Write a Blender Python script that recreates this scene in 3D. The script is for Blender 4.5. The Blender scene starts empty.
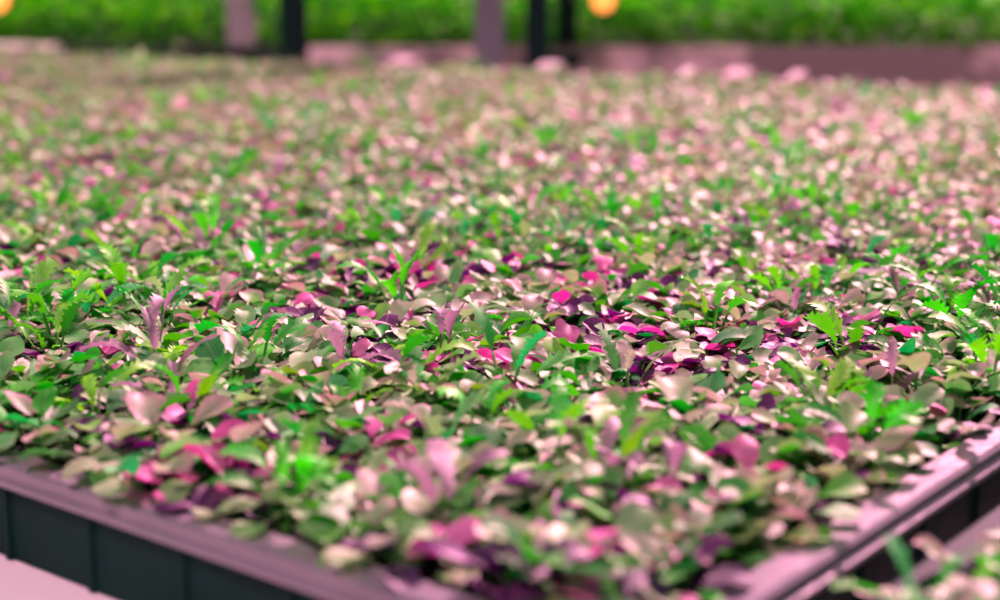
import bpy, math, numpy as np, bmesh
from mathutils import Vector, Matrix
rng=np.random.default_rng(21)
S=bpy.context.scene
COL=S.collection
try:
    S.view_settings.view_transform='Standard'; S.view_settings.look='None'
except Exception as e: print(e)

# ---------------- layout ----------------
H=1.08; RIM=.8185; SOIL=.803; BT=RIM-.057
C=np.array([.052,.568]); AA=math.radians(51.6)
E1=np.array([math.cos(AA),math.sin(AA)]); E2=np.array([-math.sin(AA),math.cos(AA)])
BW,BL=3.4,5.9
def w2(a,b): return C+a*E1+b*E2

# ---------------- materials ----------------
def newmat(name):
    m=bpy.data.materials.new(name); m.use_nodes=True
    return m,m.node_tree,m.node_tree.nodes['Principled BSDF']
def noisy(name,c1,c2,scale=8,rough=.5,metal=0,bump=0,bscale=60,spec=.5):
    m,t,p=newmat(name); N=t.nodes; K=t.links
    tc=N.new('ShaderNodeTexCoord'); n=N.new('ShaderNodeTexNoise'); n.inputs['Scale'].default_value=scale; n.inputs['Detail'].default_value=6
    K.new(tc.outputs['Object'],n.inputs['Vector'])
    r=N.new('ShaderNodeValToRGB'); r.color_ramp.elements[0].position=.42; r.color_ramp.elements[1].position=.58
    r.color_ramp.elements[0].color=(*c1,1); r.color_ramp.elements[1].color=(*c2,1)
    K.new(n.outputs['Fac'],r.inputs['Fac']); K.new(r.outputs['Color'],p.inputs['Base Color'])
    p.inputs['Roughness'].default_value=rough; p.inputs['Metallic'].default_value=metal; p.inputs['Specular IOR Level'].default_value=spec
    if bump:
        b=N.new('ShaderNodeTexNoise'); b.inputs['Scale'].default_value=bscale; b.inputs['Detail'].default_value=8
        K.new(tc.outputs['Object'],b.inputs['Vector'])
        bb=N.new('ShaderNodeBump'); bb.inputs['Strength'].default_value=bump; bb.inputs['Distance'].default_value=.01
        K.new(b.outputs['Fac'],bb.inputs['Height']); K.new(bb.outputs['Normal'],p.inputs['Normal'])
    return m
def leafmat(name,trans=.27,rough=.52,spec=.5):
    m,t,p=newmat(name); N=t.nodes; K=t.links
    at=N.new('ShaderNodeAttribute'); at.attribute_name='leafcol'
    uv=N.new('ShaderNodeUVMap'); uv.uv_map='UVMap'
    sx=N.new('ShaderNodeSeparateXYZ'); K.new(uv.outputs['UV'],sx.inputs[0])
    def mth(op,a,b=None,clamp=False):
        n=N.new('ShaderNodeMath'); n.operation=op; n.use_clamp=clamp
        for i,x in enumerate((a,b)):
            if x is None: continue
            if isinstance(x,(int,float)): n.inputs[i].default_value=x
            else: K.new(x,n.inputs[i])
        return n.outputs[0]
    au=mth('ABSOLUTE',mth('SUBTRACT',sx.outputs[0],.5))
    mid=mth('LESS_THAN',au,.025)
    ph=mth('SUBTRACT',mth('MULTIPLY',sx.outputs[1],6.0),mth('MULTIPLY',au,4.0))
    fr=mth('ABSOLUTE',mth('SUBTRACT',mth('FRACT',ph),.5))
    side=mth('MULTIPLY',mth('LESS_THAN',fr,.05),.45)
    vein=mth('MULTIPLY',mth('MAXIMUM',mid,side),.34)
    nz=N.new('ShaderNodeTexNoise'); nz.inputs['Scale'].default_value=120; nz.inputs['Detail'].default_value=3
    tc=N.new('ShaderNodeTexCoord'); K.new(tc.outputs['Object'],nz.inputs['Vector'])
    hs=N.new('ShaderNodeHueSaturation'); K.new(at.outputs['Color'],hs.inputs['Color'])
    oi=N.new('ShaderNodeObjectInfo')
    K.new(mth('ADD',mth('MULTIPLY',oi.outputs['Random'],.025),.482),hs.inputs['Hue'])
    K.new(mth('ADD',mth('MULTIPLY',nz.outputs['Fac'],.6),.7),hs.inputs['Value'])
    mx=N.new('ShaderNodeMix'); mx.data_type='RGBA'
    K.new(vein,mx.inputs[0]); K.new(hs.outputs['Color'],mx.inputs[6]); mx.inputs[7].default_value=(.36,.42,.30,1)
    K.new(mx.outputs[2],p.inputs['Base Color'])
    p.inputs['Roughness'].default_value=rough; p.inputs['Specular IOR Level'].default_value=spec
    bp=N.new('ShaderNodeBump'); bp.inputs['Strength'].default_value=.35; bp.inputs['Distance'].default_value=.001
    K.new(mth('ADD',nz.outputs['Fac'],vein),bp.inputs['Height']); K.new(bp.outputs['Normal'],p.inputs['Normal'])
    tr=N.new('ShaderNodeBsdfTranslucent')
    h2=N.new('ShaderNodeHueSaturation'); h2.inputs['Saturation'].default_value=1.4; h2.inputs['Value'].default_value=1.6
    K.new(hs.outputs['Color'],h2.inputs['Color']); K.new(h2.outputs['Color'],tr.inputs['Color'])
    ms=N.new('ShaderNodeMixShader'); ms.inputs[0].default_value=trans
    K.new(p.outputs[0],ms.inputs[1]); K.new(tr.outputs[0],ms.inputs[2])
    K.new(ms.outputs[0],N['Material Output'].inputs['Surface'])
    return m
M_leaf=leafmat('seedling_leaf')
M_crop=leafmat('crop_leaf',.45,.6,.2)
M_soil=noisy('peat_soil',(.002,.005,.009),(.006,.007,.013),40,.95,0,1,150)
M_rim=noisy('mauve_plastic',(.17,.16,.19),(.22,.20,.235),5,.28,0,.1,80)
M_dark=noisy('dark_tray_wall',(.003,.024,.020),(.006,.034,.028),9,.6,0,.1,80,spec=.08)
M_alu=noisy('white_bench_rail',(1,.92,.93),(1,.97,.97),3,.3,.0)
M_leg=noisy('galvanised_leg',(.3,.28,.3),(.42,.38,.4),12,.45,.6)
M_post=noisy('grey_pink_post',(.13,.15,.17),(.18,.19,.22),4,.6)
M_pdark=noisy('dark_green_post',(.004,.018,.018),(.007,.026,.024),4,.5,spec=.1)
M_pink=noisy('salmon_concrete_panel',(.22,.19,.18),(.95,.78,.76),2.4,.75,0,.3,20)
M_dpanel=noisy('shade_dark_panel',(.008,.02,.016),(.02,.035,.025),2,.8)  # shade on the left bench side put into the base; bench tops share it
M_floor=noisy('concrete_floor',(.22,.14,.16),(.32,.21,.23),1.5,.85,0,.3,12)
M_wall=noisy('dark_green_wall',(.01,.05,.012),(.03,.12,.02),1.2,.9)
M_glint=noisy('glossy_pink_glint',(1,.72,.80),(1,.82,.88),5,.3)  # pale pink base stands for highlights on the far rim
M_lamp,t,p=newmat('orange_bulb')
p.inputs['Base Color'].default_value=(1,.4,.08,1); p.inputs['Emission Color'].default_value=(1,.30,.06,1); p.inputs['Emission Strength'].default_value=2.0

# ---------------- mesh helpers ----------------
def mesh(name,V,F,mat,smooth=False,colr=None,uv=None):
    me=bpy.data.meshes.new(name)
    V=np.asarray(V,dtype=np.float32)
    if isinstance(F,np.ndarray) and F.shape[1]==4:
        n=len(F); me.vertices.add(len(V)); me.vertices.foreach_set('co',V.ravel())
        me.loops.add(n*4); me.loops.foreach_set('vertex_index',F.astype(np.int32).ravel())
        me.polygons.add(n); me.polygons.foreach_set('loop_start',np.arange(0,n*4,4,dtype=np.int32))
        me.update(calc_edges=True)
    else:
        me.from_pydata([tuple(map(float,v)) for v in V],[],[tuple(map(int,f)) for f in F]); me.update()
    if smooth: me.polygons.foreach_set('use_smooth',np.ones(len(me.polygons),dtype=bool))
    if colr is not None:
        a=me.color_attributes.new('leafcol','FLOAT_COLOR','POINT')
        a.data.foreach_set('color',np.hstack([colr,np.ones((len(colr),1))]).astype(np.float32).ravel())
    if uv is not None:
        li=np.empty(len(me.loops),dtype=np.int32); me.loops.foreach_get('vertex_index',li)
        me.uv_layers.new(name='UVMap').data.foreach_set('uv',np.asarray(uv)[li].astype(np.float32).ravel())
    me.materials.append(mat); return me
def obj(name,data,parent=None,**kw):
    o=bpy.data.objects.new(name,data); COL.objects.link(o)
    if parent is not None: o.parent=parent
    for k,v in kw.items(): o[k]=v
    return o
BF=[(0,3,2,1),(4,5,6,7),(0,1,5,4),(1,2,6,5),(2,3,7,6),(3,0,4,7)]
def boxes(lst):
    V=[];F=[]
    for fp,z0,z1 in lst:
        o=len(V); V+=[(x,y,z0) for x,y in fp]+[(x,y,z1) for x,y in fp]; F+=[tuple(i+o for i in f) for f in BF]
    return V,F
def fpab(a0,a1,b0,b1): return [tuple(w2(a,b)) for a,b in ((a0,b0),(a1,b0),(a1,b1),(a0,b1))]
def fpxy(x0,x1,y0,y1): return [(x0,y0),(x1,y0),(x1,y1),(x0,y1)]
def bevel(o,w=.003,seg=2):
    m=o.modifiers.new('bevel','BEVEL'); m.width=w; m.segments=seg; m.limit_method='ANGLE'

# ---------------- leaves ----------------
def leaf(az,p_len,p_el,L,W,e0,curl,col,kind='round',cup=.25,ph=0,twist=0,lod=0,blush=0,bcol=(.46,.26,.32)):
    ns = {'round':(10,2),'mizuna':(15,2)}[kind] if lod==0 else ({'round':(4,1),'mizuna':(7,1)}[kind])
    nr,hc=ns; nc=2*hc+1
    t=np.linspace(0,1,nr)
    if kind=='round' and lod==0: t=np.array([0,.1,.24,.4,.56,.7,.82,.91,.97,1.])
    el=e0-curl*t**1.2
    dt=np.diff(t)*L
    ds=L/(nr-1)
    x=np.concatenate([[0],np.cumsum(np.cos((el[1:]+el[:-1])/2)*dt)])
    z=np.concatenate([[0],np.cumsum(np.sin((el[1:]+el[:-1])/2)*dt)])
    px,pz=p_len*math.cos(p_el),p_len*math.sin(p_el)
    x+=px; z+=pz
    if kind=='round':
        # spoon shaped blade: narrow wedge at the petiole, broad rounded, faintly scalloped tip
        w=W*np.sqrt(np.clip(1-((t-.58)/.43)**2,0,1))
        w=np.where(t<.58,W*(.14+.86*np.sin(np.pi/2*np.clip(t/.58,0,1))**.9),w); w[-1]=max(w[-1],W*.25); fw=np.zeros(nr)
        if lod==0: w=w*(1+.05*np.sin(np.arange(nr)*2.4+ph))
    else:
        env=(.32+.68*np.sin(np.pi*(t*.9+.02)**1.25)**.9)
        k=np.arange(nr)
        sp=np.where(k%2==1,1.,.44)*(1+.15*np.sin(k*1.7+ph))
        w=W*env*sp; w[0]=W*.12; w[-1]=W*.18
        fw=np.where(k%2==1,ds*.9,0.); fw[-1]=0
    s=np.linspace(-1,1,nc)
    Vx=np.repeat(x[:,None],nc,1); Vz=np.repeat(z[:,None],nc,1)
    nx=-np.sin(el)[:,None]; nz=np.cos(el)[:,None]
    off=(cup*s[None,:]**2*w[:,None] + .15*W*np.sin(t*6+ph)[:,None]*np.abs(s)[None,:]*np.sign(s+.001)[None,:])
    Vx=Vx+nx*off+np.cos(el)[:,None]*fw[:,None]*np.abs(s)[None,:]
    Vz=Vz+nz*off+np.sin(el)[:,None]*fw[:,None]*np.abs(s)[None,:]
    tw=twist*(.4+.6*t[:,None])
    Vy=s[None,:]*w[:,None]
    Vz=Vz+Vy*np.sin(tw); Vy=Vy*np.cos(tw)
    V=np.stack([Vx,Vy,Vz],-1).reshape(-1,3)
    uv=np.stack([np.repeat((s*.5+.5)[None,:],nr,0),np.repeat(t[:,None],nc,1)],-1).reshape(-1,2)
    i,j=np.meshgrid(np.arange(nr-1),np.arange(nc-1),indexing='ij'); a=(i*nc+j).ravel()
    F=np.stack([a,a+1,a+nc+1,a+nc],1)
    edge=(np.abs(s)[None,:]*np.ones((nr,1))).reshape(-1,1)
    tt=np.repeat(t[:,None],nc,1).reshape(-1,1)
    g=np.clip(blush*(.1+.9*np.maximum(edge**2,tt**3)),0,1)
    Cc=np.asarray(col)[None,:]*(1+.2*edge)
    Cc=Cc*(1-g)+np.asarray(bcol)[None,:]*g
    r=.0014 if lod==0 else .0016
    base=len(V); segs=3
    P=[]
    for k in range(segs+1):
        q=k/segs; cx=px*q**1.3; cz=pz*q
        for an in (0,2.1,4.2): P.append((cx+r*math.sin(an)*.7,r*math.cos(an)*(1.4-.5*q),cz+.3*r*math.sin(an)))
    PF=[]
    for k in range(segs):
        for m in range(3):
            PF.append((base+k*3+m,base+k*3+(m+1)%3,base+(k+1)*3+(m+1)%3,base+(k+1)*3+m))
    V=np.vstack([V,P]); F=np.vstack([F,PF]); uv=np.vstack([uv,np.full((len(P),2),.3)])
    pc=np.array(col)*.4+np.array([.14,.34,.1])*.6
    Cc=np.vstack([Cc,np.repeat(pc[None,:],len(P),0)])
    c,sn=math.cos(az),math.sin(az)
    V=np.stack([V[:,0]*c-V[:,1]*sn,V[:,0]*sn+V[:,1]*c,V[:,2]],1)
    return V,F,Cc,uv
def merge(parts):
    Vs,Fs,Cs,Us=[],[],[],[];o=0
    for V,F,c,u in parts:
        Vs.append(V);Fs.append(F+o);Cs.append(c);Us.append(u);o+=len(V)
    return np.vstack(Vs),np.vstack(Fs),np.vstack(Cs),np.vstack(Us)
SAGE=[(.18,.43,.15),(.09,.38,.08),(.26,.43,.21),(.04,.32,.06),(.36,.40,.30),(.05,.34,.10),(.13,.40,.13)]
GREEN=[(.012,.32,.02),(.022,.44,.015),(.06,.48,.022),(.010,.22,.03)]
PURP=[(.32,.035,.19),(.06,.008,.075),(.50,.10,.30),(.11,.015,.12),(.035,.006,.055),(.54,.17,.35),(.08,.012,.09)]
def plant(kind,seed,lod=0):
    r=np.random.default_rng(seed); parts=[]
    def c(pal):
        k=np.array(pal[r.integers(len(pal))]); return k*r.uniform(.72,1.2)
    az=r.uniform(0,6.28)
    if kind in('green','purple'):
        n=r.integers(6,9)
        base=(SAGE if r.random()<.62 else GREEN) if kind=='green' else PURP
        for k in range(2):
            parts.append(leaf(az+k*3.14+1.2,r.uniform(.018,.024),math.radians(55),.014,.0085,.25,.3,c(GREEN),'round',.15,0,0,lod))
        for i in range(n):
            q=i/(n-1)
            col=c(base if r.random()<.78 else (GREEN if kind=='green' else SAGE))
            bl=r.choice([0,0,.2,.4,.9]) if kind=='green' else 0
            parts.append(leaf(az,r.uniform(.018,.034),math.radians(r.uniform(46,66)+17*q),
                r.uniform(.022,.030)*(1-.25*q),r.uniform(.0084,.0118)*(1-.2*q),math.radians(r.uniform(-2,36)+17*q),
                math.radians(r.uniform(10,54)),col,'round',r.choice([-.2,.2,.4,.6])*r.uniform(.6,1.1),r.uniform(0,6),r.uniform(-.4,.4),lod,bl))
            az+=2.4+r.uniform(-.3,.3)
    else:
        n=r.integers(3,5)
        pal=[GREEN,SAGE,GREEN,[(.24,.16,.22),(.30,.20,.27)],GREEN,GREEN][seed%6]
        for i in range(n):
            q=i/(n-1); col=c(pal)*(np.array([2.2,1.3,1.0]) if pal is GREEN else 1.1)
            parts.append(leaf(az,r.uniform(.028,.041),math.radians(r.uniform(60,74)+13*q),
                r.uniform(.032,.046)*(1-.2*q),r.uniform(.0060,.0082),math.radians(r.uniform(46,70)+16*q),
                math.radians(r.uniform(35,100)),col,'mizuna',r.uniform(-.1,.5),r.uniform(0,6),r.uniform(-.6,.6),lod))
            az+=2.4+r.uniform(-.3,.3)
        for k in range(5):
            parts.append(leaf(az+k*1.3,.03,math.radians(55),.024,.0105,.15,.4,c(SAGE),'round',.2,1,.2,lod,.3))
    return merge(parts)
def stalk(seed,col):
    r=np.random.default_rng(seed); V=[];F=[];n=6
    dx,dy=r.uniform(-.002,.002,2)
    for k in range(4):
        q=k/3; rr=.0019*(1-.35*q)
        for m in range(n):
            a=m/n*6.283; V.append((dx*q*q+rr*math.cos(a),dy*q*q+rr*math.sin(a),-.004+.016*q))
    for k in range(3):
        for m in range(n): F.append((k*n+m,k*n+(m+1)%n,(k+1)*n+(m+1)%n,(k+1)*n+m))
    V=np.array(V);F=np.array(F)
    return V,F,np.repeat(np.array([col]),len(V),0),np.full((len(V),2),.3)
KINDS=['green','purple','mizuna']
NV={'green':26,'purple':14,'mizuna':14}
NAME={'green':'mustard_seedling','purple':'purple_mustard_seedling','mizuna':'mizuna_seedling'}
LABEL={'green':'green round-leaved baby mustard seedling packed in a grow tray',
'purple':'purple-red round-leaved mustard seedling packed in a grow tray',
'mizuna':'bright green jagged-leaved mizuna seedling standing up in a grow tray'}
GRP={'green':'green mustard seedlings in the tray','purple':'purple mustard seedlings in the tray','mizuna':'mizuna seedlings in the tray'}
var={};low={};meshes={}
SD={'green':0,'purple':100,'mizuna':204}
for ki,k in enumerate(KINDS):
    var[k]=[plant(k,SD[k]+i) for i in range(NV[k])]
    low[k]=[plant(k,SD[k]+i,1) for i in range(NV[k])]
    meshes[k]=[]
    for i,(V,F,c,u) in enumerate(var[k]):
        sV,sF,sc,su=stalk(i,(.3,.08,.15) if k=='purple' else (.2,.36,.1))
        meshes[k].append((mesh(NAME[k]+'_foliage',V,F,M_leaf,True,c,u),mesh(NAME[k]+'_stem',sV,sF,M_leaf,True,sc,su)))

def nz2(x,y): return math.sin(x*7.1+1.3)*math.sin(y*6.3+.4)+.6*math.sin(x*15+y*11)+.4*math.sin(x*29-y*23+2)
CL=[(-.133,1.147,.06),(.028,1.0,.05),(.118,.889,.05),(-.165,.755,.035),(.02,.61,.035),(.175,.74,.045),(.09,.62,.035),(.257,1.106,.06),(-.095,1.397,.07),(.16,1.3,.06),(-.3,1.02,.04),(.14,1.02,.06),(-.25,.92,.03)]
MZ=[(-.22,.90,.04),(-.10,.74,.03),(-.30,1.1,.05),(-.13,.88,.035),(.17,.98,.03),(-.04,.90,.03),(.28,.98,.035),(-.26,.82,.035),(.33,1.05,.04),(-.04,.69,.03),(-.15,1.0,.03)]
pts=[]
sp=.029
def add(x,y,k,sc,dz=0,v=None,t=.12):
    pts.append((x,y,k,rng.integers(NV[k]) if v is None else v,rng.uniform(0,6.283),sc,math.hypot(x,y,.25),abs(x)<.345*y+.02 and y>.53,rng.uniform(-t,t),rng.uniform(-t,t),dz))
def addpts(a0,a1,b0,b1,tray):
    a=a0; row=0
    while a<a1:
        b=b0+(row%2)*sp*.5
        while b<b1:
            aa=a+rng.uniform(-.4,.4)*sp; bb=b+rng.uniform(-.4,.4)*sp
            x,y=w2(aa,bb)
            ok=(abs(x)<.47*y+.25)
            far=y>2.2
            if far and rng.random()>.6: ok=False
            if tray==0:
                if abs(aa-.80)<.035 and -.02<bb<.28: ok=False
                if aa<.002 or bb<.011: ok=False
            if ok:
                n=.5*nz2(x,y)+rng.normal(0,1.15)
                for cx,cy,r in CL: n+=2.0*math.exp(-((x-cx)**2+(y-cy)**2)/(r*r))
                for cx,cy,r in MZ: n-=1.2*math.exp(-((x-cx)**2+(y-cy)**2)/(r*r))
                if tray==1: n-=1.0
                k='purple' if n>.92 else ('mizuna' if n<(-1.5 if y<1.8 else -2.0) else 'green')
                sc=rng.uniform(.82,1.15)*(1.18+.10*min(max(y-3,0),1.5) if far else 1)
                if y<.85: sc*=1.04
                if k=='mizuna': sc*=(1.12 if rng.random()<.2 else .92)*(.92 if y<.85 else 1)
                if k=='purple': sc*=.96
                dz=0
                if tray==1: dz=-.009; sc*=.88
                add(x,y,k,sc,dz,(1 if (tray==1 and k=='mizuna') else None))
            b+=sp
        a+=sp*.87; row+=1
addpts(.006,BW-.02,.014,BL-.02,0)
T2=(-.15,1.25,-.50,-.070)
addpts(T2[0]+.045,T2[1]-.02,T2[2]+.02,T2[3]-.010,1)
# the taller mizuna that stand clear of the canopy
vs=[0,2,4,5,6,8,10,11,12,2,3,9,1,4]
for i,(x,y,s) in enumerate(((-.17,1.0,1.2),(-.34,1.10,1.2),(-.375,1.12,1.15),(-.31,1.20,1.2),(-.07,.95,1.1),(.255,1.02,1.18),(.36,1.25,1.15),(.165,1.12,1.15),(-.08,1.35,1.1),(.335,.98,1.12),(-.23,.97,1.12),(-.04,1.03,1.1),(.07,1.50,1.1),(-.22,1.35,1.1))):
    add(x,y,'mizuna',s,0,vs[i%len(vs)],.05)
print('plants',len(pts))
pts.sort(key=lambda q:q[6])
cnt={k:0 for k in KINDS}; rest={k:[] for k in KINDS}
for (x,y,k,v,rot,sc,d,inf,tx,ty,dz) in pts:
    M=Matrix.Translation((x,y,SOIL+dz))@Matrix.Rotation(rot,4,'Z')@Matrix.Rotation(tx,4,'X')@Matrix.Rotation(ty,4,'Y')@Matrix.Diagonal((sc,sc,sc,1))
    if inf and cnt[k]<300:
        cnt[k]+=1
        lab=LABEL[k]
        if k=='mizuna' and v%6==3: lab='dusty purple-grey jagged-leaved mizuna seedling in a grow tray'
        if k=='mizuna' and v%6==1: lab='sage green jagged-leaved mizuna seedling in a grow tray'
        e=obj(NAME[k],None,label=lab,category='seedling',group=GRP[k]); e.empty_display_size=.01
        e.matrix_world=M
        fo,st=meshes[k][v]
        obj('foliage',fo,e); obj('stem',st,e)
    else:
        rest[k].append((M,v,y))
for k in KINDS:
    Ps=[]
    for M,v,y in rest[k]:
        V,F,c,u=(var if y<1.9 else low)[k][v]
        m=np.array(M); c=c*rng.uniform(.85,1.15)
        if y>1.8:  # haze painted in: far leaf colours drift towards a pale tone
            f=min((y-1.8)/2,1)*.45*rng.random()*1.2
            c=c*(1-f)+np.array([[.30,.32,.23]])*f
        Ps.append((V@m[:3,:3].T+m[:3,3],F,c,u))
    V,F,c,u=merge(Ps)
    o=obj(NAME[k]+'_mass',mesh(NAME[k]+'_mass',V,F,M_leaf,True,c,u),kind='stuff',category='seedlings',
      label=LABEL[k].replace('seedling','seedlings').replace(' a grow tray',' grow trays')+', dense carpet')

# ---------------- trays ----------------
def tray(a0,a1,b0,b1,label,dividers=(),rm=None,R=RIM,so=SOIL):
    root=obj('grow_tray',None,label=label,category='tray'); root.location=(*w2(a0,b0),.78)
    bpy.context.view_layer.update()
    inv=root.matrix_basis.inverted()
    prof=[(0,-.020),(0,0),(.003,.002),(.020,.002),(.023,-.000),(.023,-.0055),(.0265,-.007),(.0265,-.0100),(.020,-.0100)]
    V=[];F=[];n=len(prof)
    for (sa,sb,ca,cb) in ((a0,b0,-1,-1),(a1,b0,1,-1),(a1,b1,1,1),(a0,b1,-1,1)):
        for o_,z in prof:
            x,y=w2(sa+ca*o_,sb+cb*o_); V.append((x,y,R+z))
    for k in range(4):
        for m in range(n-1):
            a=k*n+m; b=((k+1)%4)*n+m; F.append((a,b,b+1,a+1))
    me=mesh('tray_rim',V,F,rm or M_rim); me.transform(inv); obj('tray_rim',me,root)
    path=[]
    def edge(p0,p1,nrm):
        L=math.hypot(p1[0]-p0[0],p1[1]-p0[1]); d=((p1[0]-p0[0])/L,(p1[1]-p0[1])/L)
        path.append((p0[0],p0[1]))
        q=.045
        while q<L-.02:
            for dd,o_ in ((0,0),(.001,.0028),(.0045,.0028),(.0055,0)):
                path.append((p0[0]+d[0]*(q+dd)+nrm[0]*o_,p0[1]+d[1]*(q+dd)+nrm[1]*o_))
            q+=.078
    A0,A1,B0,B1=a0-.020,a1+.020,b0-.020,b1+.020
    edge((A0,B0),(A1,B0),(0,-1)); edge((A1,B0),(A1,B1),(1,0)); edge((A1,B1),(A0,B1),(0,1)); edge((A0,B1),(A0,B0),(-1,0))
    V=[];F=[];n=len(path)
    for a,b in path:
        x,y=w2(a,b); V.append((x,y,R-.0100)); V.append((x,y,BT+.001))
    for i in range(n):
        j=(i+1)%n; F.append((2*i,2*j,2*j+1,2*i+1))
    me=mesh('tray_wall',V,F,M_dark); me.transform(inv); obj('tray_wall',me,root)
    V,F=boxes([(fpab(a0,a1,b0,b1),BT+.001,BT+.006)]); me=mesh('tray_base',V,F,M_dark); me.transform(inv); obj('tray_base',me,root)
    for d in dividers:
        V,F=boxes([(fpab(d-.014,d+.014,b0,b1),R-.03,R+.014)]); me=mesh('tray_divider',V,F,M_rim); me.transform(inv)
        o=obj('tray_divider',me,root); bevel(o,.003)
    na=int((a1-a0)/.03)+1; nb=int((b1-b0)/.03)+1
    A,B=np.meshgrid(np.linspace(a0+.001,a1-.001,na),np.linspace(b0+.001,b1-.001,nb),indexing='ij')
    X=C[0]+A*E1[0]+B*E2[0]; Y=C[1]+A*E1[1]+B*E2[1]; Z=so+.003+rng.uniform(-.003,.003,A.shape)
    i,j=np.meshgrid(np.arange(na-1),np.arange(nb-1),indexing='ij'); q=(i*nb+j).ravel()
    F=np.stack([q,q+nb,q+nb+1,q+1],1)
    obj('potting_soil',mesh('potting_soil',np.stack([X,Y,Z],-1).reshape(-1,3),F,M_soil,True),kind='stuff',category='soil',label='dark peat growing medium filling the grow tray')
tray(0,BW,0,BL,'large mauve-rimmed dark plastic grow tray full of seedlings',(.80,1.6,2.4))
tray(*T2,'dark plastic grow tray of seedlings beside the large tray',rm=M_dark,R=RIM-.012,so=SOIL-.009)

bench=obj('growing_bench',None,label='white metal greenhouse bench carrying the grow trays',category='bench')
V,F=boxes([(fpab(-.20,BW+.08,T2[2]-.1,BL+.1),BT-.02,BT)])
o=obj('bench_top',mesh('bench_top',V,F,M_alu),bench); bevel(o,.004)
V,F=boxes([(fpab(-.20,-.17,T2[2]-.1,BL+.1),BT-.09,BT-.0201)]); obj('bench_rail',mesh('bench_rail',V,F,M_leg),bench)
V,F=boxes([(fpab(BW+.05,BW+.08,T2[2]-.1,BL+.1),BT-.09,BT-.0201)]); obj('bench_rail',mesh('bench_rail',V,F,M_leg),bench)
for a in (-.12,BW*.5,BW):
    for b in (T2[2]+.05,BL*.33,BL*.66,BL):
        V,F=boxes([(fpab(a,a+.05,b,b+.05),0,BT-.0201)])
        obj('leg',mesh('bench_leg',V,F,M_leg),bench)

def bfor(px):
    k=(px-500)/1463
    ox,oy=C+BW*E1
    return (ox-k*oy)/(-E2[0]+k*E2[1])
for px,wd,hh in ((795,.04,.008),(738,.07,.010),(688,.035,.008),(552,.08,.012),(408,.09,.014),(28,.62,.022)):  # glossy pink pieces added in place of light glinting off the far rim
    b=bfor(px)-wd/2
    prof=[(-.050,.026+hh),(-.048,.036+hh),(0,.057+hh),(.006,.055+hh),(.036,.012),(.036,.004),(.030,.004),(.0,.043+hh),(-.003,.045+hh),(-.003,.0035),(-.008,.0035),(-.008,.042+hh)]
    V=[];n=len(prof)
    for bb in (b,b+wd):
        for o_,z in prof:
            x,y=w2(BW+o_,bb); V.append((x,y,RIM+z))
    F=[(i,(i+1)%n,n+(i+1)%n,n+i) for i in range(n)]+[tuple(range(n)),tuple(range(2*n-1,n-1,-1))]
    obj('rim_glint',mesh('rim_glint',V,F,M_glint),label='glossy pink piece added as a glint on the tray rim' if wd<.3 else 'long glossy pink strip added as a glint on the tray rim',category='clip',group='added glints on the tray rim')

# ---------------- background ----------------
def bench2(x0,x1,y0,mat,label):
    r=obj('crop_bench',None,label=label,category='bench')
    V,F=boxes([(fpxy(x0,x1,y0,y0+.05),.60,.872)]); o=obj('side_panel',mesh('side_panel',V,F,mat),r); bevel(o,.006)
    V,F=boxes([(fpxy(x0,x1,y0+.0505,y0+1.5),.74,.78)]); obj('bench_top',mesh('bench_top2',V,F,M_dpanel),r)
    for x in (x0+.15,x1-.2):
        for y in (y0+.1,y0+1.35):
            V,F=boxes([(fpxy(x,x+.06,y,y+.06),0,.7395)]); obj('leg',mesh('bench_leg2',V,F,M_leg),r)
bench2(-.92,5.2,6.9,M_pink,'long crop bench with a salmon-pink concrete side panel')
bench2(-5.4,-.96,6.95,M_dpanel,'crop bench with shade painted into its dark side panel')
Ps=[]
r2=np.random.default_rng(5)
for i in range(13000):
    x=r2.uniform(-5.2,5.1); y=6.98+1.3*r2.random()**1.6; z=.80+.62*r2.random()
    if (abs(x+1.215)<.10 or abs(x-.315)<.07) and y<7.15: continue
    if x<-.95 and z<.90 and y<7.4: continue
    top=min((z-.8)/.42,1)  # leaf colour drops low down, shade inside the crop painted in
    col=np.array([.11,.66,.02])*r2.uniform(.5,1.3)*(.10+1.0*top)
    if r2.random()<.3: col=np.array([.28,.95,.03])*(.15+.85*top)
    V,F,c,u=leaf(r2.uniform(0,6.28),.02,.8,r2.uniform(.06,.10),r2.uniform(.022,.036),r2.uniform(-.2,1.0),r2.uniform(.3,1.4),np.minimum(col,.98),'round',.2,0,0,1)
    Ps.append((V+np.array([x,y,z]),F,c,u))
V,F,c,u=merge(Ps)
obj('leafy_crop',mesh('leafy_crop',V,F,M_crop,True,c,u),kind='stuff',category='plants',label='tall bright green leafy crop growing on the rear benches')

def post(x,y,w,d,ztop,mat,label,hbeam=False):
    r=obj('steel_post',None,label=label,category='post'); r.location=(x,y,0)
    if hbeam:
        t=.012; P=[(-w/2,-d/2),(w/2,-d/2),(w/2,-d/2+t),(t/2,-d/2+t),(t/2,d/2-t),(w/2,d/2-t),(w/2,d/2),(-w/2,d/2),(-w/2,d/2-t),(-t/2,d/2-t),(-t/2,-d/2+t),(-w/2,-d/2+t)]
        n=12; V=[(a,b,.0121) for a,b in P]+[(a,b,ztop) for a,b in P]
        F=[(i,(i+1)%n,n+(i+1)%n,n+i) for i in range(n)]+[tuple(range(n-1,-1,-1)),tuple(range(n,2*n))]
    else: V,F=boxes([(fpxy(-w/2,w/2,-d/2,d/2),.0121,ztop)])
    o=obj('shaft',mesh('post_shaft',V,F,mat),r); bevel(o,.003)
    V,F=boxes([(fpxy(-w*.9,w*.9,-d*.9,d*.9),0,.012)]); obj('base_plate',mesh('post_base',V,F,M_leg),r)
    return r
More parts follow.
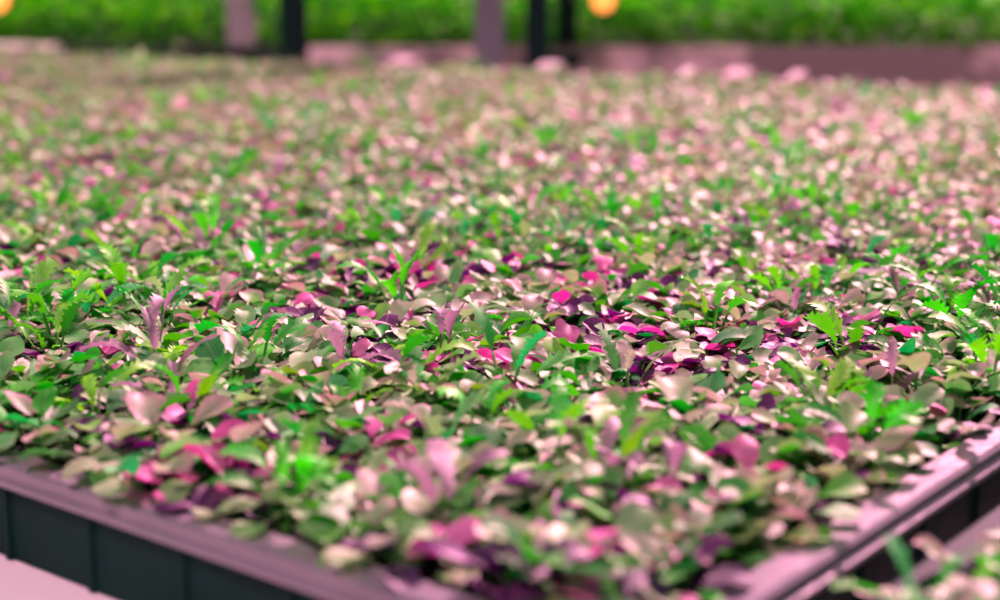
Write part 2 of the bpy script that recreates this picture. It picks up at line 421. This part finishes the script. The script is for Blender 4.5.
M_post2=noisy('pale_pink_post',(.34,.31,.33),(.42,.38,.40),4,.6)
post(-1.215,7.06,.13,.09,2.75,M_post2,'pale pinkish square steel post')
post(-.885,6.42,.11,.10,2.75,M_pdark,'dark green steel H-section post',True)
post(-.045,6.40,.13,.10,2.75,M_post,'grey square steel post')
rp=post(.158,6.42,.10,.10,2.75,M_pdark,'dark green steel H-section post with a side bracket',True)
V,F=boxes([(fpxy(.0505,.19,-.04,.04),.80,.86)]); o=obj('bracket',mesh('post_bracket',V,F,M_pdark),rp); bevel(o,.004)
post(.315,7.05,.10,.08,2.75,M_pdark,'slim dark green steel post among the rear crop',True)
V,F=boxes([(fpxy(-5.5,5.5,6.37,6.41),2.751,2.80)]); obj('trim_1',mesh('trim_1',V,F,M_post),kind='structure')
V,F=boxes([(fpxy(-5.5,5.5,7.03,7.07),2.751,2.80)]); obj('trim_2',mesh('trim_2',V,F,M_post),kind='structure')

def lamp(x,y,z):
    r=obj('pendant_lamp',None,label='small glowing orange bulb hanging on a black cable',category='lamp',group='hanging orange bulbs'); r.location=(x,y,z)
    def bm_mesh(name,fn,mat):
        bm=bmesh.new(); fn(bm); me=bpy.data.meshes.new(name); bm.to_mesh(me); bm.free(); me.materials.append(mat)
        for p_ in me.polygons: p_.use_smooth=True
        return me
    def bulb(bm):
        bmesh.ops.create_uvsphere(bm,u_segments=20,v_segments=14,radius=.048)
        for v in bm.verts:
            if v.co.z>.01: v.co.x*=1-(v.co.z-.01)*12; v.co.y*=1-(v.co.z-.01)*12; v.co.z*=1.35
    obj('bulb',bm_mesh('bulb',bulb,M_lamp),r)
    obj('socket',bm_mesh('socket',lambda bm:bmesh.ops.create_cone(bm,cap_ends=True,segments=16,radius1=.026,radius2=.016,depth=.05,matrix=Matrix.Translation((0,0,.085))),M_pdark),r)
    L=2.75-z-.11
    obj('cable',bm_mesh('cable',lambda bm:bmesh.ops.create_cone(bm,cap_ends=True,segments=8,radius1=.004,radius2=.004,depth=L,matrix=Matrix.Translation((0,0,.11+L/2))),M_pdark),r)
lamp(.44,6.39,1.08); lamp(-2.14,6.39,1.08)

V,F=boxes([(fpxy(-9,9,-3,14),-.05,0)]); obj('floor',mesh('floor',V,F,M_floor),kind='structure')
V,F=boxes([(fpxy(-9,9,13,13.1),0.001,3.4)]); obj('wall_back',mesh('wall_back',V,F,M_wall),kind='structure')

# ---------------- light ----------------
w=bpy.data.worlds.new('world'); S.world=w; w.use_nodes=True
b=w.node_tree.nodes['Background']; b.inputs[0].default_value=(.40,.90,.78,1); b.inputs[1].default_value=.17
def sun(name,rot,st,col,ang):
    l=bpy.data.lights.new(name,'SUN'); l.energy=st; l.color=col; l.angle=math.radians(ang)
    o=bpy.data.objects.new(name,l); COL.objects.link(o); o.rotation_euler=[math.radians(a) for a in rot]
sun('sun_light',(-54,0,-26),13,(1,.42,.58),5)
sun('added_fill',(26,-18,0),3.1,(1,.47,.63),8)  # added fill with no source of its own, lifts the shaded bench strip

# ---------------- camera ----------------
cd=bpy.data.cameras.new('camera'); cam=bpy.data.objects.new('camera',cd); COL.objects.link(cam)
cam.location=(0,0,H); cam.rotation_euler=(math.radians(90-11.5),0,0)
cd.lens=53; cd.sensor_width=36; cd.clip_start=.02
cd.dof.use_dof=True; cd.dof.focus_distance=1.08; cd.dof.aperture_fstop=3.5
S.camera=cam
